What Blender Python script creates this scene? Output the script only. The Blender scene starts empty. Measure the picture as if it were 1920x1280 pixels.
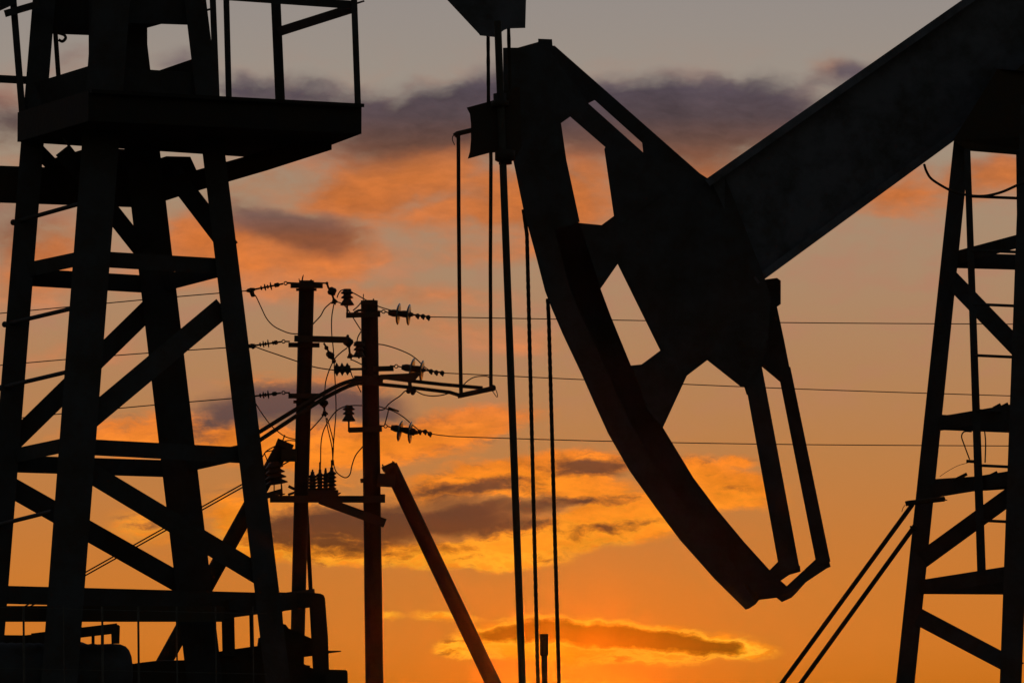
import bpy, math, random
from mathutils import Vector, Matrix
from mathutils.geometry import tessellate_polygon

random.seed(7)
SC = bpy.context.scene
COL = SC.collection

# ------------------------------------------------------------------ survey
# The photograph was measured in a 1920 x 1280 grid.  A sight-line through a grid
# point, cut at the ground distance D (metres, along +Y), gives a world point.
PITCH = math.radians(6.0)
F = 1920 * 200.0 / 36.0
EYE = Vector((0.0, 0.0, 0.5))
CP, SP = math.cos(PITCH), math.sin(PITCH)


def ray(x, y):
    a, b = x - 960.0, 640.0 - y
    return Vector((a, F * CP - b * SP, F * SP + b * CP))


def at(x, y, D):
    r = ray(x, y)
    return EYE + r * (D / r.y)


def px(D):
    return D / F


# ------------------------------------------------------------------ materials
def srgb(r, g, b):
    def f(c):
        c /= 255.0
        return c / 12.92 if c <= 0.04045 else ((c + 0.055) / 1.055) ** 2.4
    return (f(r), f(g), f(b), 1.0)


def metal(name, base, rust, rough=0.75, scale=6.0, amount=0.5, bump=0.25):
    m = bpy.data.materials.new(name)
    m.use_nodes = True
    nt = m.node_tree
    b = nt.nodes['Principled BSDF']
    tc = nt.nodes.new('ShaderNodeTexCoord')
    n = nt.nodes.new('ShaderNodeTexNoise')
    n.inputs['Scale'].default_value = scale
    n.inputs['Detail'].default_value = 8
    n.inputs['Roughness'].default_value = 0.65
    nt.links.new(tc.outputs['Object'], n.inputs['Vector'])
    r = nt.nodes.new('ShaderNodeValToRGB')
    r.color_ramp.elements[0].position = 0.5 - 0.12 + (0.5 - amount) * 0.3
    r.color_ramp.elements[0].color = (*base, 1)
    r.color_ramp.elements[1].position = 0.5 + 0.16 + (0.5 - amount) * 0.3
    r.color_ramp.elements[1].color = (*rust, 1)
    nt.links.new(n.outputs['Fac'], r.inputs['Fac'])
    nt.links.new(r.outputs['Color'], b.inputs['Base Color'])
    b.inputs['Roughness'].default_value = rough
    b.inputs['Specular IOR Level'].default_value = 0.25
    n2 = nt.nodes.new('ShaderNodeTexNoise')
    n2.inputs['Scale'].default_value = scale * 9
    n2.inputs['Detail'].default_value = 4
    nt.links.new(tc.outputs['Object'], n2.inputs['Vector'])
    bp = nt.nodes.new('ShaderNodeBump')
    bp.inputs['Strength'].default_value = bump
    bp.inputs['Distance'].default_value = 0.01
    nt.links.new(n2.outputs['Fac'], bp.inputs['Height'])
    nt.links.new(bp.outputs['Normal'], b.inputs['Normal'])
    return m


M_PAINT = metal('weathered_dark_paint', (0.046, 0.049, 0.062), (0.034, 0.026, 0.022), 0.8, 5.0, 0.45)
M_BEAM = metal('weathered_sheen_paint', (0.092, 0.096, 0.128), (0.040, 0.038, 0.042), 0.75, 5.0, 0.38)  # bluish base lifted to paint in a sky sheen; mottling is wear
M_RUST = metal('rusty_steel', (0.036, 0.030, 0.026), (0.048, 0.029, 0.018), 0.85, 8.0, 0.5)
M_DECK = metal('shaded_deck_plate', (0.016, 0.016, 0.018), (0.024, 0.018, 0.014), 0.9, 5.0, 0.5)  # shade put into the base colour so the skylit side stays black
M_ROD = metal('polished_steel_rod', (0.05, 0.045, 0.042), (0.035, 0.028, 0.022), 0.7, 20.0, 0.4, 0.05)
M_ROPE = metal('greased_wire_rope', (0.035, 0.030, 0.026), (0.055, 0.040, 0.030), 0.85, 60.0, 0.5, 0.6)
M_POLE = metal('creosoted_timber', (0.026, 0.022, 0.019), (0.014, 0.012, 0.011), 0.92, 3.0, 0.5, 0.5)
M_WIRE = metal('aged_aluminium_wire', (0.06, 0.05, 0.045), (0.035, 0.03, 0.028), 0.8, 30.0, 0.5, 0.05)
M_PORC = metal('brown_glazed_porcelain', (0.028, 0.017, 0.012), (0.020, 0.012, 0.009), 0.5, 4.0, 0.5, 0.02)
M_GALV = metal('galvanised_steel', (0.07, 0.07, 0.072), (0.05, 0.045, 0.042), 0.6, 25.0, 0.5, 0.05)
M_STAIN = metal('faded_black_lettering_paint', (0.012, 0.011, 0.011), (0.020, 0.016, 0.014), 0.85, 30.0, 0.5)
M_EARTH = metal('dry_packed_earth', (0.11, 0.085, 0.06), (0.07, 0.058, 0.042), 0.95, 0.8, 0.5, 0.8)
M_CONC = metal('grey_concrete', (0.24, 0.23, 0.215), (0.17, 0.16, 0.15), 0.9, 2.0, 0.5, 0.4)

M_GLASS = bpy.data.materials.new('toughened_insulator_glass')
M_GLASS.use_nodes = True
_b = M_GLASS.node_tree.nodes['Principled BSDF']
_b.inputs['Base Color'].default_value = (0.055, 0.09, 0.10, 1)
_b.inputs['Roughness'].default_value = 0.08
_b.inputs['Transmission Weight'].default_value = 0.2
_b.inputs['IOR'].default_value = 1.5


# ------------------------------------------------------------------ mesh building
class MB:
    def __init__(self):
        self.v, self.f, self.s = [], [], []

    def add(self, vs, fs, smooth=False):
        n = len(self.v)
        self.v += [Vector(p) for p in vs]
        self.f += [tuple(i + n for i in f) for f in fs]
        self.s += [smooth] * len(fs)
        return self

    def hexa(self, p):
        return self.add(p, [(0, 1, 2, 3), (7, 6, 5, 4), (0, 4, 5, 1), (1, 5, 6, 2), (2, 6, 7, 3), (3, 7, 4, 0)])

    def box(self, p0, p1, wa, wb, da, db, off=0.0, doff=0.0):
        """box along p0-p1, width wa..wb (m), thickness da..db (m) in the sight direction"""
        p0, p1 = Vector(p0), Vector(p1)
        ax = (p1 - p0).normalized()
        view = ((p0 + p1) * 0.5 - EYE).normalized()
        w = ax.cross(view)
        if w.length < 1e-4:
            w = ax.cross(Vector((1, 0, 0)))
        w.normalize()
        d = w.cross(ax).normalized()
        if d.dot(view) < 0:
            d = -d
        vs = []
        for p, ww, dd in ((p0, wa, da), (p1, wb, db)):
            for sw, sd in ((-1, -1), (1, -1), (1, 1), (-1, 1)):
                vs.append(p + w * (sw * ww / 2 + off) + d * (sd * dd / 2 + doff))
        return self.hexa(vs)

    def bar(self, a, b, w, depth=0.05, w2=None, off=0.0, doff=0.0):
        """a, b = (x, y, D); w in grid units"""
        w2 = w if w2 is None else w2
        return self.box(at(*a), at(*b), w * px(a[2]), w2 * px(b[2]), depth, depth, off * px(a[2]), doff)

    def angle(self, a, b, w, depth=0.06, t=0.009, side=1, w2=None):
        """rolled L angle: a face plate plus a leg turned back along one edge"""
        w2 = w if w2 is None else w2
        self.bar(a, b, w, t, w2)
        tt = t / px(a[2])
        return self.bar(a, b, tt, depth, None, side * (min(w, w2) / 2 - tt * 0.75), depth / 2)

    def channel(self, a, b, w, depth=0.07, t=0.01, w2=None):
        w2 = w if w2 is None else w2
        self.bar(a, b, w, t, w2)
        tt = t / px(a[2])
        for s in (-1, 1):
            self.bar(a, b, tt, depth, None, s * (min(w, w2) / 2 - tt * 0.75), depth / 2)
        return self

    def prism(self, poly, D, th, Ds=None):
        """closed outline (grid points) as a plate th metres thick"""
        pts = [at(x, y, Ds[i] if Ds else D) for i, (x, y) in enumerate(poly)]
        c = sum(pts, Vector()) / len(pts)
        v = (c - EYE).normalized() * th
        n = len(pts)
        tris = tessellate_polygon([pts])
        fs = [tuple(t) for t in tris] + [tuple(i + n for i in reversed(t)) for t in tris]
        fs += [(i, (i + 1) % n, (i + 1) % n + n, i + n) for i in range(n)]
        return self.add(pts + [p + v for p in pts], fs)

    def strip(self, la, lb, th):
        """curved plate between two 3D lines"""
        n = len(la)
        vs, fs = [], []
        for i in range(n):
            t = (la[min(i + 1, n - 1)] - la[max(i - 1, 0)]).normalized()
            nn = t.cross((lb[i] - la[i]).normalized()).normalized() * th
            vs += [la[i], lb[i], lb[i] + nn, la[i] + nn]
        for i in range(n - 1):
            a, b = i * 4, i * 4 + 4
            for k in range(4):
                fs.append((a + k, a + (k + 1) % 4, b + (k + 1) % 4, b + k))
        fs += [(0, 1, 2, 3), tuple((n - 1) * 4 + k for k in (3, 2, 1, 0))]
        return self.add(vs, fs)

    def tube(self, pts, r, seg=8, caps=True, r2=None):
        pts = [Vector(p) for p in pts]
        n = len(pts)
        vs, fs = [], []
        ref = Vector((0.31, 0.87, 0.38))
        for i, p in enumerate(pts):
            t = (pts[min(i + 1, n - 1)] - pts[max(i - 1, 0)]).normalized()
            u = t.cross(ref)
            if u.length < 0.05:
                u = t.cross(Vector((1, 0, 0)))
            u.normalize()
            w = t.cross(u)
            rr = r[i] if isinstance(r, (list, tuple)) else r
            for k in range(seg):
                a = 2 * math.pi * k / seg
                vs.append(p + (u * math.cos(a) + w * math.sin(a)) * rr)
        for i in range(n - 1):
            for k in range(seg):
                fs.append((i * seg + k, i * seg + (k + 1) % seg, (i + 1) * seg + (k + 1) % seg, (i + 1) * seg + k))
        self.add(vs, fs, True)
        if caps:
            self.add(vs[:seg], [tuple(range(seg))])
            self.add(vs[-seg:], [tuple(reversed(range(seg)))])
        return self

    def lathe(self, p0, p1, prof, seg=16):
        """prof = [(t along p0-p1, radius m)]"""
        p0, p1 = Vector(p0), Vector(p1)
        ax = (p1 - p0).normalized()
        u = ax.cross(Vector((0.2, 0.9, 0.37))).normalized()
        w = ax.cross(u)
        vs, fs = [], []
        for t, r in prof:
            c = p0.lerp(p1, t)
            for k in range(seg):
                a = 2 * math.pi * k / seg
                vs.append(c + (u * math.cos(a) + w * math.sin(a)) * max(r, 1e-4))
        for i in range(len(prof) - 1):
            for k in range(seg):
                fs.append((i * seg + k, i * seg + (k + 1) % seg, (i + 1) * seg + (k + 1) % seg, (i + 1) * seg + k))
        return self.add(vs, fs, True)

    def ring(self, c, r, tr, normal, n=16):
        c, nn = Vector(c), Vector(normal).normalized()
        u = nn.cross(Vector((0.1, 0.2, 0.97))).normalized()
        w = nn.cross(u)
        return self.tube([c + (u * math.cos(2 * math.pi * k / n) + w * math.sin(2 * math.pi * k / n)) * r
                          for k in range(n + 1)], tr, 6, False)

    def ball(self, c, r, sx=1.0, n=8):
        c = Vector(c)
        prof = [(0.5 - 0.5 * math.cos(math.pi * i / n), r * math.sin(math.pi * i / n)) for i in range(n + 1)]
        return self.lathe(c - Vector((0, 0, r * sx)), c + Vector((0, 0, r * sx)), prof, 10)

    def build(self, name, mat, parent=None):
        base = Vector((0, 0, 0))
        q = parent
        while q is not None:
            base += q.location
            q = q.parent
        me = bpy.data.meshes.new(name)
        me.from_pydata([p - base for p in self.v], [], self.f)
        me.polygons.foreach_set('use_smooth', self.s)
        me.validate()
        me.materials.append(mat)
        me.update()
        o = bpy.data.objects.new(name, me)
        COL.objects.link(o)
        if parent is not None:
            o.parent = parent
        return o


def tag(o, label=None, cat=None, group=None, kind=None):
    for k, v in (('label', label), ('category', cat), ('group', group), ('kind', kind)):
        if v:
            o[k] = v
    return o


def thing(name, loc, label, cat, group=None):
    o = bpy.data.objects.new(name, None)
    COL.objects.link(o)
    o.location = loc
    o.empty_display_size = 0.2
    return tag(o, label, cat, group)


def part(name, parent):
    o = bpy.data.objects.new(name, None)
    COL.objects.link(o)
    o.parent = parent
    o.empty_display_size = 0.1
    return o


def curve(pts, sub=6):
    """Catmull-Rom through 3D points"""
    P = [Vector(p) for p in pts]
    if len(P) < 3:
        return P
    P = [P[0] * 2 - P[1]] + P + [P[-1] * 2 - P[-2]]
    out = []
    for i in range(1, len(P) - 2):
        a, b, c, d = P[i - 1:i + 3]
        for k in range(sub):
            t = k / sub
            out.append(0.5 * ((2 * b) + (c - a) * t + (2 * a - 5 * b + 4 * c - d) * t * t + (3 * b - a - 3 * c + d) * t ** 3))
    out.append(P[-2])
    return out


def ground_hit(a, b):
    """point of the 3D line a->b at ground level"""
    a, b = Vector(a), Vector(b)
    t = a.z / (a.z - b.z)
    return a.lerp(b, t)


# =================================================================== NEAR PUMP JACK
near = thing('pump_jack', (at(240, 1200, 26.4).x, 26.4, 0.0),
             'nearer pump jack with four-legged tower, railed platform and hanging cables', 'pump jack',
             'pump jacks at the well site')
DB = {1: 26.6, 2: 26.0, 3: 26.9, 4: 26.3}


def nd(leg, y):
    return 26.45 + (DB[leg] - 26.45) * (1 + (y - 640) * 0.00047)


def L(leg, x, y):
    return (x, y, nd(leg, y))


tower = part('tower', near)
legs = {  # (x at y0, x at y1), width
    1: ((104 - 21.5 + (0) * 0, 0), (4.5, 960), 43, 45),
    2: ((209, 0), (135.5, 960), 70, 67),
    3: ((233.5, 0), (346.5, 960), 67, 68),
    4: ((366, 0), (482.5, 960), 41, 45),
}
for k, (a, b, w0, w1) in legs.items():
    p0, p1 = at(*L(k, *a)), at(*L(k, *b))
    top = p0 + (p0 - p1) * 0.30
    bot = ground_hit(p0, p1)
    mb = MB()
    d = 0.10
    W0, W1 = w0 * px(26.4), w1 * px(26.4)
    t_b = (bot - p0).length / (p1 - p0).length
    mb.box(top, bot, W0 - (W1 - W0) * 0.3, W0 + (W1 - W0) * t_b, d, d)
    mb.build('leg', M_PAINT, tower)


def member(a, b, w, name='cross_member', m=M_PAINT, kind='channel', parent=tower, **kw):
    mb = MB()
    getattr(mb, kind)(a, b, w, **kw)
    return mb.build(name, m, parent)


# level rings: front face L2-L4, back face L1-L3, sides L1-L2 and L3-L4
member(L(2, 172, 485), L(4, 410, 499), 30)
member(L(1, 38, 519), L(3, 296, 534), 33)
member(L(1, 45, 507), L(2, 172, 480), 27)
member(L(3, 298, 533), L(4, 418, 502), 31)
member(L(2, 150, 837), L(4, 452, 853), 30)
member(L(1, 15, 869), L(3, 342, 879), 32)
member(L(1, 22, 855), L(2, 145, 829), 27)
member(L(3, 345, 871), L(4, 458, 846), 29)
# top rings above the platform and out of the picture
member(L(1, 88, 19), L(3, 250, 25), 90)
member(L(2, 209, 1), L(4, 368, 6), 84)
member(L(3, 262, 36), L(4, 372, 6), 40)
member(L(1, 62, 180), L(2, 185, 142), 46)
member(L(2, 209, 151), L(4, 376, 162), 50)
member(L(3, 268, 166), L(4, 378, 128), 44)
mb = MB()
mb.bar((220.5, -180, 26.45), (221.5, 176, 26.45), 111, 0.10)
mb.build('centre_column', M_PAINT, tower)
# diagonals
member(L(3, 285, 573), L(1, 22, 830), 36, 'diagonal_brace', kind='angle')
member(L(4, 418, 576), L(2, 150, 800), 40, 'diagonal_brace', kind='angle', side=-1)
member(L(2, 130, 862), L(4, 488, 1078), 38, 'diagonal_brace', kind='angle')
member(L(1, 12, 908), L(3, 358, 1104), 38, 'diagonal_brace', kind='angle', side=-1)
member(L(2, 118, 282), L(3, 278, 484), 33, 'diagonal_brace', kind='angle')
member(L(3, 322, 322), L(4, 420, 450), 37, 'diagonal_brace', kind='angle')
member(L(1, 52, 262), L(3, 118, 330), 26, 'diagonal_brace', kind='angle')
# foot ring and pillars under it
member(L(1, -40, 1113), L(4, 520, 1128), 34)
member((-60, 1150, 25.9), (420, 1150, 26.2), 30, m=M_RUST)
member((398, 1145, 26.2), (590, 1120, 27.0), 34, m=M_RUST)

# climbing rungs on the left side, knobbed where they pass the leg
for (x0, y0), (x1, y1) in (((25, 417), (150, 382)), ((9, 608), (136, 578)), ((-1, 727), (126, 697)), ((-14, 986), (98, 958))):
    mb = MB()
    a, b = at(*L(1, x0, y0)), at(*L(2, x1, y1))
    mb.tube([a, b], 4.2 * px(26.4), 8)
    mb.ball(a, 6 * px(26.4))
    mb.build('rung', M_PAINT, tower)

# platform: plated floor box with a cantilever bracket and a far ledger beam
NL, NR, FR, FL = (166, 170, 25.6), (678, 195, 26.08), (547, 246, 27.0), (33, 211, 26.5)
corn = [at(*c) for c in (NL, NR, FR, FL)]
drop = Vector((0, 0, 57 * px(26.1)))
pf = MB().hexa(corn + [c - drop for c in corn])
pf.bar((170, 171, 25.58), (681, 198, 26.06), 7, 0.03)
plat = pf.build('platform', M_DECK, near)
mb = MB()
mb.prism([(622, 264), (622, 281), (500, 320), (428, 341), (340, 367), (300, 380), (300, 338), (422, 304), (451, 296), (560, 262)],
         26.5, 0.05, [26.3, 26.3, 26.5, 26.6, 26.75, 26.8, 26.8, 26.62, 26.58, 26.4])
mb.build('bracket', M_RUST, plat)
mb = MB()
mb.channel((-160, 340, 26.6), (308, 356, 26.95), 70)
mb.build('ledger_beam', M_RUST, plat)
mb = MB()
mb.prism([(312, 293), (357, 294), (369, 320), (366, 350), (300, 370), (290, 300)], 26.85, 0.012)
mb.prism([(84, 300), (104, 296), (170, 276), (300, 284), (300, 345), (84, 345)], 26.9, 0.012)
mb.build('gusset_plate', M_RUST, plat)


def rail(a, b, w, name='rail', kind='angle', **kw):
    return member(a, b, w, name, M_PAINT, kind, plat, **kw)


rail((394, -130, 25.8), (406, 183, 25.8), 12, 'railing_post')
rail((421, -130, 25.84), (429, 183, 25.84), 11.5, 'railing_post')
rail((513, -90, 26.98), (528, 250, 27.0), 18.5, 'railing_post')
rail((660, -110, 26.06), (671, 197, 26.06), 12, 'railing_post')
rail((15, -120, 26.5), (42, 214, 26.5), 13, 'railing_post')
rail((380, -10, 25.8), (668, 10, 26.08), 16)
rail((522, 60, 26.97), (664, 15, 26.1), 18)
rail((380, -122, 25.8), (668, -102, 26.08), 14)
rail((515, -62, 26.97), (664, -104, 26.1), 14)
rail((10, 26, 26.48), (75, 7, 26.3), 13.5)
rail((-40, 28, 26.6), (26, -2, 26.46), 20)
rail((-120, 142, 26.4), (56, 151, 26.55), 15)
mb = MB()
mb.bar((103, 50, 26.55), (110, 150, 26.55), 9, 0.02)
mb.build('bracket_strap', M_RUST, tower)
mb = MB()
mb.tube(curve([at(108, 62, 26.55), at(120, 66, 26.55), at(123, 72, 26.55), at(117, 78, 26.55), at(110, 75, 26.55)]), 3 * px(26.5), 6)
mb.build('hook', M_RUST, tower)

# horsehead of the nearer jack, mostly above the picture
DH = 28.3
mb = MB()
hh = [(740, -110), (838, 0), (898, 64), (900, 67), (928, 70), (945, 57), (952, 54), (985, 53), (988, -60), (985, -240), (960, -420), (890, -520), (700, -560), (640, -420), (660, -200)]
mb.prism(hh, DH, 0.03)
mb.prism([(x - 3, y - 6) for x, y in hh], DH + 0.30, 0.03)
mb.prism([(760, -130), (850, -10), (905, 52), (940, 50), (975, 40), (970, -400), (720, -500)], DH + 0.032, 0.266)
mb.build('horsehead', M_BEAM, near)
mb = MB()
mb.box(at(780, -420, DH + 0.2), at(150, -560, 26.3), 0.42, 0.46, 0.24, 0.24)
mb.box(at(780, -420, DH + 0.2) + Vector((0, 0, 0.22)), at(150, -560, 26.3) + Vector((0, 0, 0.24)), 0.03, 0.03, 0.34, 0.34)
mb.box(at(780, -420, DH + 0.2) - Vector((0, 0, 0.22)), at(150, -560, 26.3) - Vector((0, 0, 0.24)), 0.03, 0.03, 0.34, 0.34)
mb.build('walking_beam', M_BEAM, near)
mb = MB()
mb.bar((235, -170, 26.4), (235, -420, 26.4), 120, 0.3)
mb.build('saddle_bearing', M_RUST, near)

# bridle cables and carrier bar


def rope(pts, r_px, name, parent, mat=M_ROPE, lay=0.10, sub=24):
    """stranded cable: radius ripples with the lay of the rope"""
    a = [at(*p) for p in pts]
    line, rr = [], []
    for i in range(len(a) - 1):
        n = max(2, int((a[i + 1] - a[i]).length / (lay / 6)))
        for k in range(n):
            line.append(a[i].lerp(a[i + 1], k / n))
    line.append(a[-1])
    r0 = r_px * px(pts[0][2])
    s = 0.0
    for i, p in enumerate(line):
        if i:
            s += (p - line[i - 1]).length
        rr.append(r0 * (1 + 0.045 * math.sin(2 * math.pi * s / lay) + 0.03 * random.uniform(-1, 1)))
    return MB().tube(line, rr, 8).build(name, mat, parent)


rope([(915, 40, DH + 0.1), (916, 205, DH)], 3.7, 'bridle_cable', near)
rope([(953, 30, DH + 0.26), (957, 205, DH + 0.3)], 3.7, 'bridle_cable', near)
mb = MB()
mb.prism([(875, 202), (912, 192), (920, 190), (925, 188), (926, 178), (934, 174), (975, 163), (978, 276), (963, 302), (951, 302), (940, 305),
          (933, 304), (928, 301), (928, 286), (917, 287), (877, 298), (881, 284), (883, 262), (883, 232), (881, 214)], DH - 0.12, 0.24)
carrier = mb.build('carrier_bar', M_RUST, near)
mb = MB()
mb.lathe(at(947, 283, DH - 0.15), at(947.5, 308, DH - 0.15), [(0, 0.0), (0, 0.052), (0.7, 0.052), (0.75, 0.034), (1, 0.034), (1, 0)], 12)
mb.build('clamp', M_RUST, carrier)

# =================================================================== POLISHED RODS
rp0, rp1 = at(933, 40, DH - 0.16), at(979.5, 1280, DH - 0.16)
prod = thing('polished_rod', ground_hit(rp0, rp1), 'long thick steel rod hanging from the carrier bar, just left of the two ropes', 'steel rod',
             'pump rods')
mb = MB()
mb.tube([rp0, rp0.lerp(rp1, .25), rp0.lerp(rp1, .5), rp1, ground_hit(rp0, rp1)], 7.0 * px(DH), 12)
mb.build('rod', M_ROD, prod)
mb = MB()
mb.lathe(at(937, 176, DH - 0.16), at(938, 200, DH - 0.16), [(0, 0.0), (0, 0.034), (0.6, 0.034), (0.62, 0.045), (1, 0.045), (1, 0)], 8)
mb.build('clamp', M_RUST, prod)

sp0, sp1 = at(1020, 1192, 33.2), at(1021.5, 1280, 33.2)
stub = thing('polished_rod', ground_hit(sp0, sp1), 'short rod end with a thick coupling, standing between the two ropes', 'steel rod', 'pump rods')
mb = MB()
mb.tube([sp0, sp1, ground_hit(sp0, sp1)], 5.8 * px(33.2), 12)
mb.build('rod', M_ROD, stub)
mb = MB()
mb.lathe(at(1020, 1188, 33.2), at(1020.3, 1229, 33.2), [(0, 0), (0, 8.3 * px(33.2)), (0.93, 8.3 * px(33.2)), (1, 6.5 * px(33.2)), (1, 0)], 12)
mb.build('coupling', M_RUST, stub)

# =================================================================== MAIN PUMP JACK
main = thing('pump_jack', (at(1850, 1200, 33.3).x, 33.3, 0.0),
             'pump jack with large pierced horsehead tilted down on its steep walking beam', 'pump jack', 'pump jacks at the well site')
DN, DF = 33.0, 33.45
head = part('horsehead', main)
A = [(943, 90), (944, 178), (958, 288), (963, 304), (982, 396), (1005, 480), (1022, 546), (1034, 577), (1055, 626), (1090, 700), (1115, 757),
     (1140, 812), (1180, 882), (1230, 952), (1275, 1012), (1340, 1085), (1398, 1142)]
B = [(1052, 231), (1062, 300), (1087, 418), (1126, 541), (1145, 592), (1183, 685), (1243, 801), (1300, 895), (1345, 955), (1395, 1015), (1443, 1068)]


def inset(poly, d):
    out = []
    for i, (x, y) in enumerate(poly):
        x0, y0 = poly[max(i - 1, 0)]
        x1, y1 = poly[min(i + 1, len(poly) - 1)]
        l = math.hypot(x1 - x0, y1 - y0)
        out.append((x + (y1 - y0) / l * d, y - (x1 - x0) / l * d))
    return out


mb = MB()
mb.prism(A[2:] + [(1405, 1140), (1417, 1132)] + [p for p in reversed(inset(A[2:], 46))][1:], DN, 0.02)
mb.prism([(943, 90), (970, 90), (1009, 79), (1030, 95), (1103, 194), (1206, 286), (1262, 350), (1165, 420), (1151, 405), (1133, 280), (1135, 276),
          (1069, 219), (1052, 231), (1062, 300), (1087, 416), (1040, 432), (986, 404), (964, 304), (958, 288), (944, 178)], DN + 0.004, 0.02)
mb.prism([(1206, 286), (1326, 334), (1353, 316), (1390, 410), (1436, 528), (1446, 560), (1440, 640), (1427, 686), (1395, 724), (1388, 724), (1326, 675),
          (1288, 704), (1243, 801), (1215, 770), (1183, 685), (1203, 683), (1238, 657), (1158, 495), (1126, 541), (1087, 418), (1128, 422), (1151, 405),
          (1180, 330)], DN + 0.010, 0.02)
mb.build('side_plate', M_PAINT, head)
mb = MB()
mb.channel((1409, 680, DN + 0.02), (1481, 1070, DN + 0.02), 36, 0.06, w2=38)
mb.prism([(1388, 724), (1412, 655), (1424, 688), (1434, 735), (1400, 740), (1395, 724)], DN + 0.03, 0.02)
mb.prism([(1443, 1068), (1458, 1053), (1500, 1060), (1501, 1071), (1480, 1077), (1464, 1088)], DN + 0.035, 0.05)
mb.build('rear_chord', M_PAINT, head)
mb = MB()
mb.prism([(1009, 73), (1035, 74), (1036, 86), (1040, 86), (1312, 325), (1326, 334), (1310, 390), (1240, 330), (1206, 286), (1204, 268), (1115, 188),
          (1103, 194), (1000, 150), (985, 95), (1009, 82)], DF, 0.03)
AF = [(x + 46 - 24 * (i / (len(A) - 1)), y - 20 * (i / (len(A) - 1))) for i, (x, y) in enumerate(A)]
mb.prism(AF[4:] + [(1456, 1120), (1464, 1088)] + list(reversed(B[2:])) + [(1062, 410)], DF + 0.006, 0.02)
mb.prism([(1240, 330), (1326, 340), (1350, 330), (1420, 520), (1433, 524), (1457, 521), (1464, 526), (1464, 570), (1457, 575), (1470, 636), (1481, 692),
          (1463, 716), (1427, 686), (1395, 700), (1335, 660), (1250, 660), (1175, 500), (1180, 400)], DF + 0.012, 0.02)
mb.build('side_plate', M_PAINT, head)
mb = MB()
mb.channel((1470, 690, DF + 0.02), (1544, 1055, DF + 0.02), 24.5, 0.06, w2=27)
mb.prism([(1528, 1049), (1552, 1040), (1557.5, 1062), (1550, 1065), (1511, 1091), (1492, 1112), (1484, 1120), (1466, 1128), (1456, 1120), (1423, 1124),
          (1417, 1132), (1405, 1110), (1443, 1069), (1464, 1088), (1475, 1098)], DF + 0.03, 0.05)
mb.build('rear_chord', M_PAINT, head)
# curved face plate the bridle lies on, cross diaphragms, and the hub box
mb = MB()
mb.strip([at(x + 1, y, DN + 0.015) for x, y in A], [at(x, y, DF + 0.01) for x, y in AF], 0.014)
mb.build('face_plate', M_RUST, head)
mb = MB()
mb.hexa([at(1206, 330, DN + .03), at(1330, 350, DN + .03), at(1415, 520, DN + .03), at(1300, 640, DN + .03),
         at(1226, 340, DF + .01), at(1350, 360, DF + .01), at(1420, 515, DF + .01), at(1300, 630, DF + .01)])
mb.hexa([at(990, 110, DN + .03), at(1040, 150, DN + .03), at(1030, 290, DN + .03), at(985, 290, DN + .03),
         at(1010, 110, DF), at(1050, 140, DF), at(1040, 280, DF), at(1005, 280, DF)])
mb.build('diaphragm', M_RUST, head)

# walking beam: rolled I section with proud flanges
bd = lambda x: 33.06 + (x - 1400) * 0.0012
wb = part('walking_beam', main)
ua, ub = (1318, 341), (2640, -584)
la, lb = (1420, 532), (2640, -357)
ca, cb = ((ua[0] + la[0]) / 2, (ua[1] + la[1]) / 2), ((ub[0] + lb[0]) / 2, (ub[1] + lb[1]) / 2)
mb = MB()
mb.prism([(1330, 333), ub, lb, (1423, 531)], 0, 0.05, [bd(1330), bd(2640), bd(2640), bd(1423)])
mb.build('web', M_BEAM, wb)
for (p, q, s) in (((1322, 337), ub, 1), ((1421, 532.5), lb, -1)):
    mb = MB()
    dx, dy = q[0] - p[0], q[1] - p[1]
    l = math.hypot(dx, dy)
    nx, ny = -dy / l * s, dx / l * s
    wd = 15
    o = (p[0] + nx * wd, p[1] + ny * wd)
    o2 = (q[0] + nx * wd, q[1] + ny * wd)
    mb.prism([p, q, o2, o], 0, 0.20, [bd(p[0]) - 0.08, bd(q[0]) - 0.08, bd(q[0]) - 0.08, bd(p[0]) - 0.08])
    mb.build('flange', M_BEAM, wb)
# worn hand-painted characters on the web
mb = MB()
for pl in ([(1737, 125), (1752, 107), (1766, 104), (1783, 130), (1790, 152), (1778, 170), (1762, 174), (1754, 160), (1770, 158), (1776, 148), (1766, 133), (1757, 122), (1749, 134)],
           [(1792, 78), (1802, 66), (1822, 120), (1833, 122), (1835, 132), (1806, 129), (1800, 120)],
           [(1806, 58), (1818, 36), (1832, 30), (1838, 40), (1826, 52), (1850, 84), (1868, 112), (1880, 145), (1866, 130), (1846, 96), (1828, 72)],
           [(1857, 32), (1868, 28), (1889, 62), (1890, 84), (1880, 86), (1873, 60)]):
    D0 = [bd(x) - 0.004 for x, _ in pl]
    mb.prism(pl, 0, 0.003, D0)
mb.build('painted_number', M_STAIN, wb)
mb = MB()
mb.prism([(1870, 130), (1905, 132), (1990, 60), (2060, 150), (2050, 250), (1990, 290), (1912, 291), (1816, 283), (1787, 264)], 0, 0.26,
         [33.2, 33.2, 33.4, 33.5, 33.5, 33.5, 33.3, 33.25, 33.2])
mb.build('saddle_bearing', M_RUST, main)

# tower
mt = part('tower', main)


def mbar(a, b, w, name='cross_member', kind='channel', mat=M_PAINT, **kw):
    return member(a, b, w, name, mat, kind, mt, **kw)


def mleg(a, b, w, w2):
    p0, p1 = at(*a), at(*b)
    bot = ground_hit(p0, p1)
    MB().box(p0, bot, w * px(33.3), (w + (w2 - w) * (bot - p0).length / (p1 - p0).length) * px(33.3), 0.08, 0.08).build('leg', M_PAINT, mt)


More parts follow.
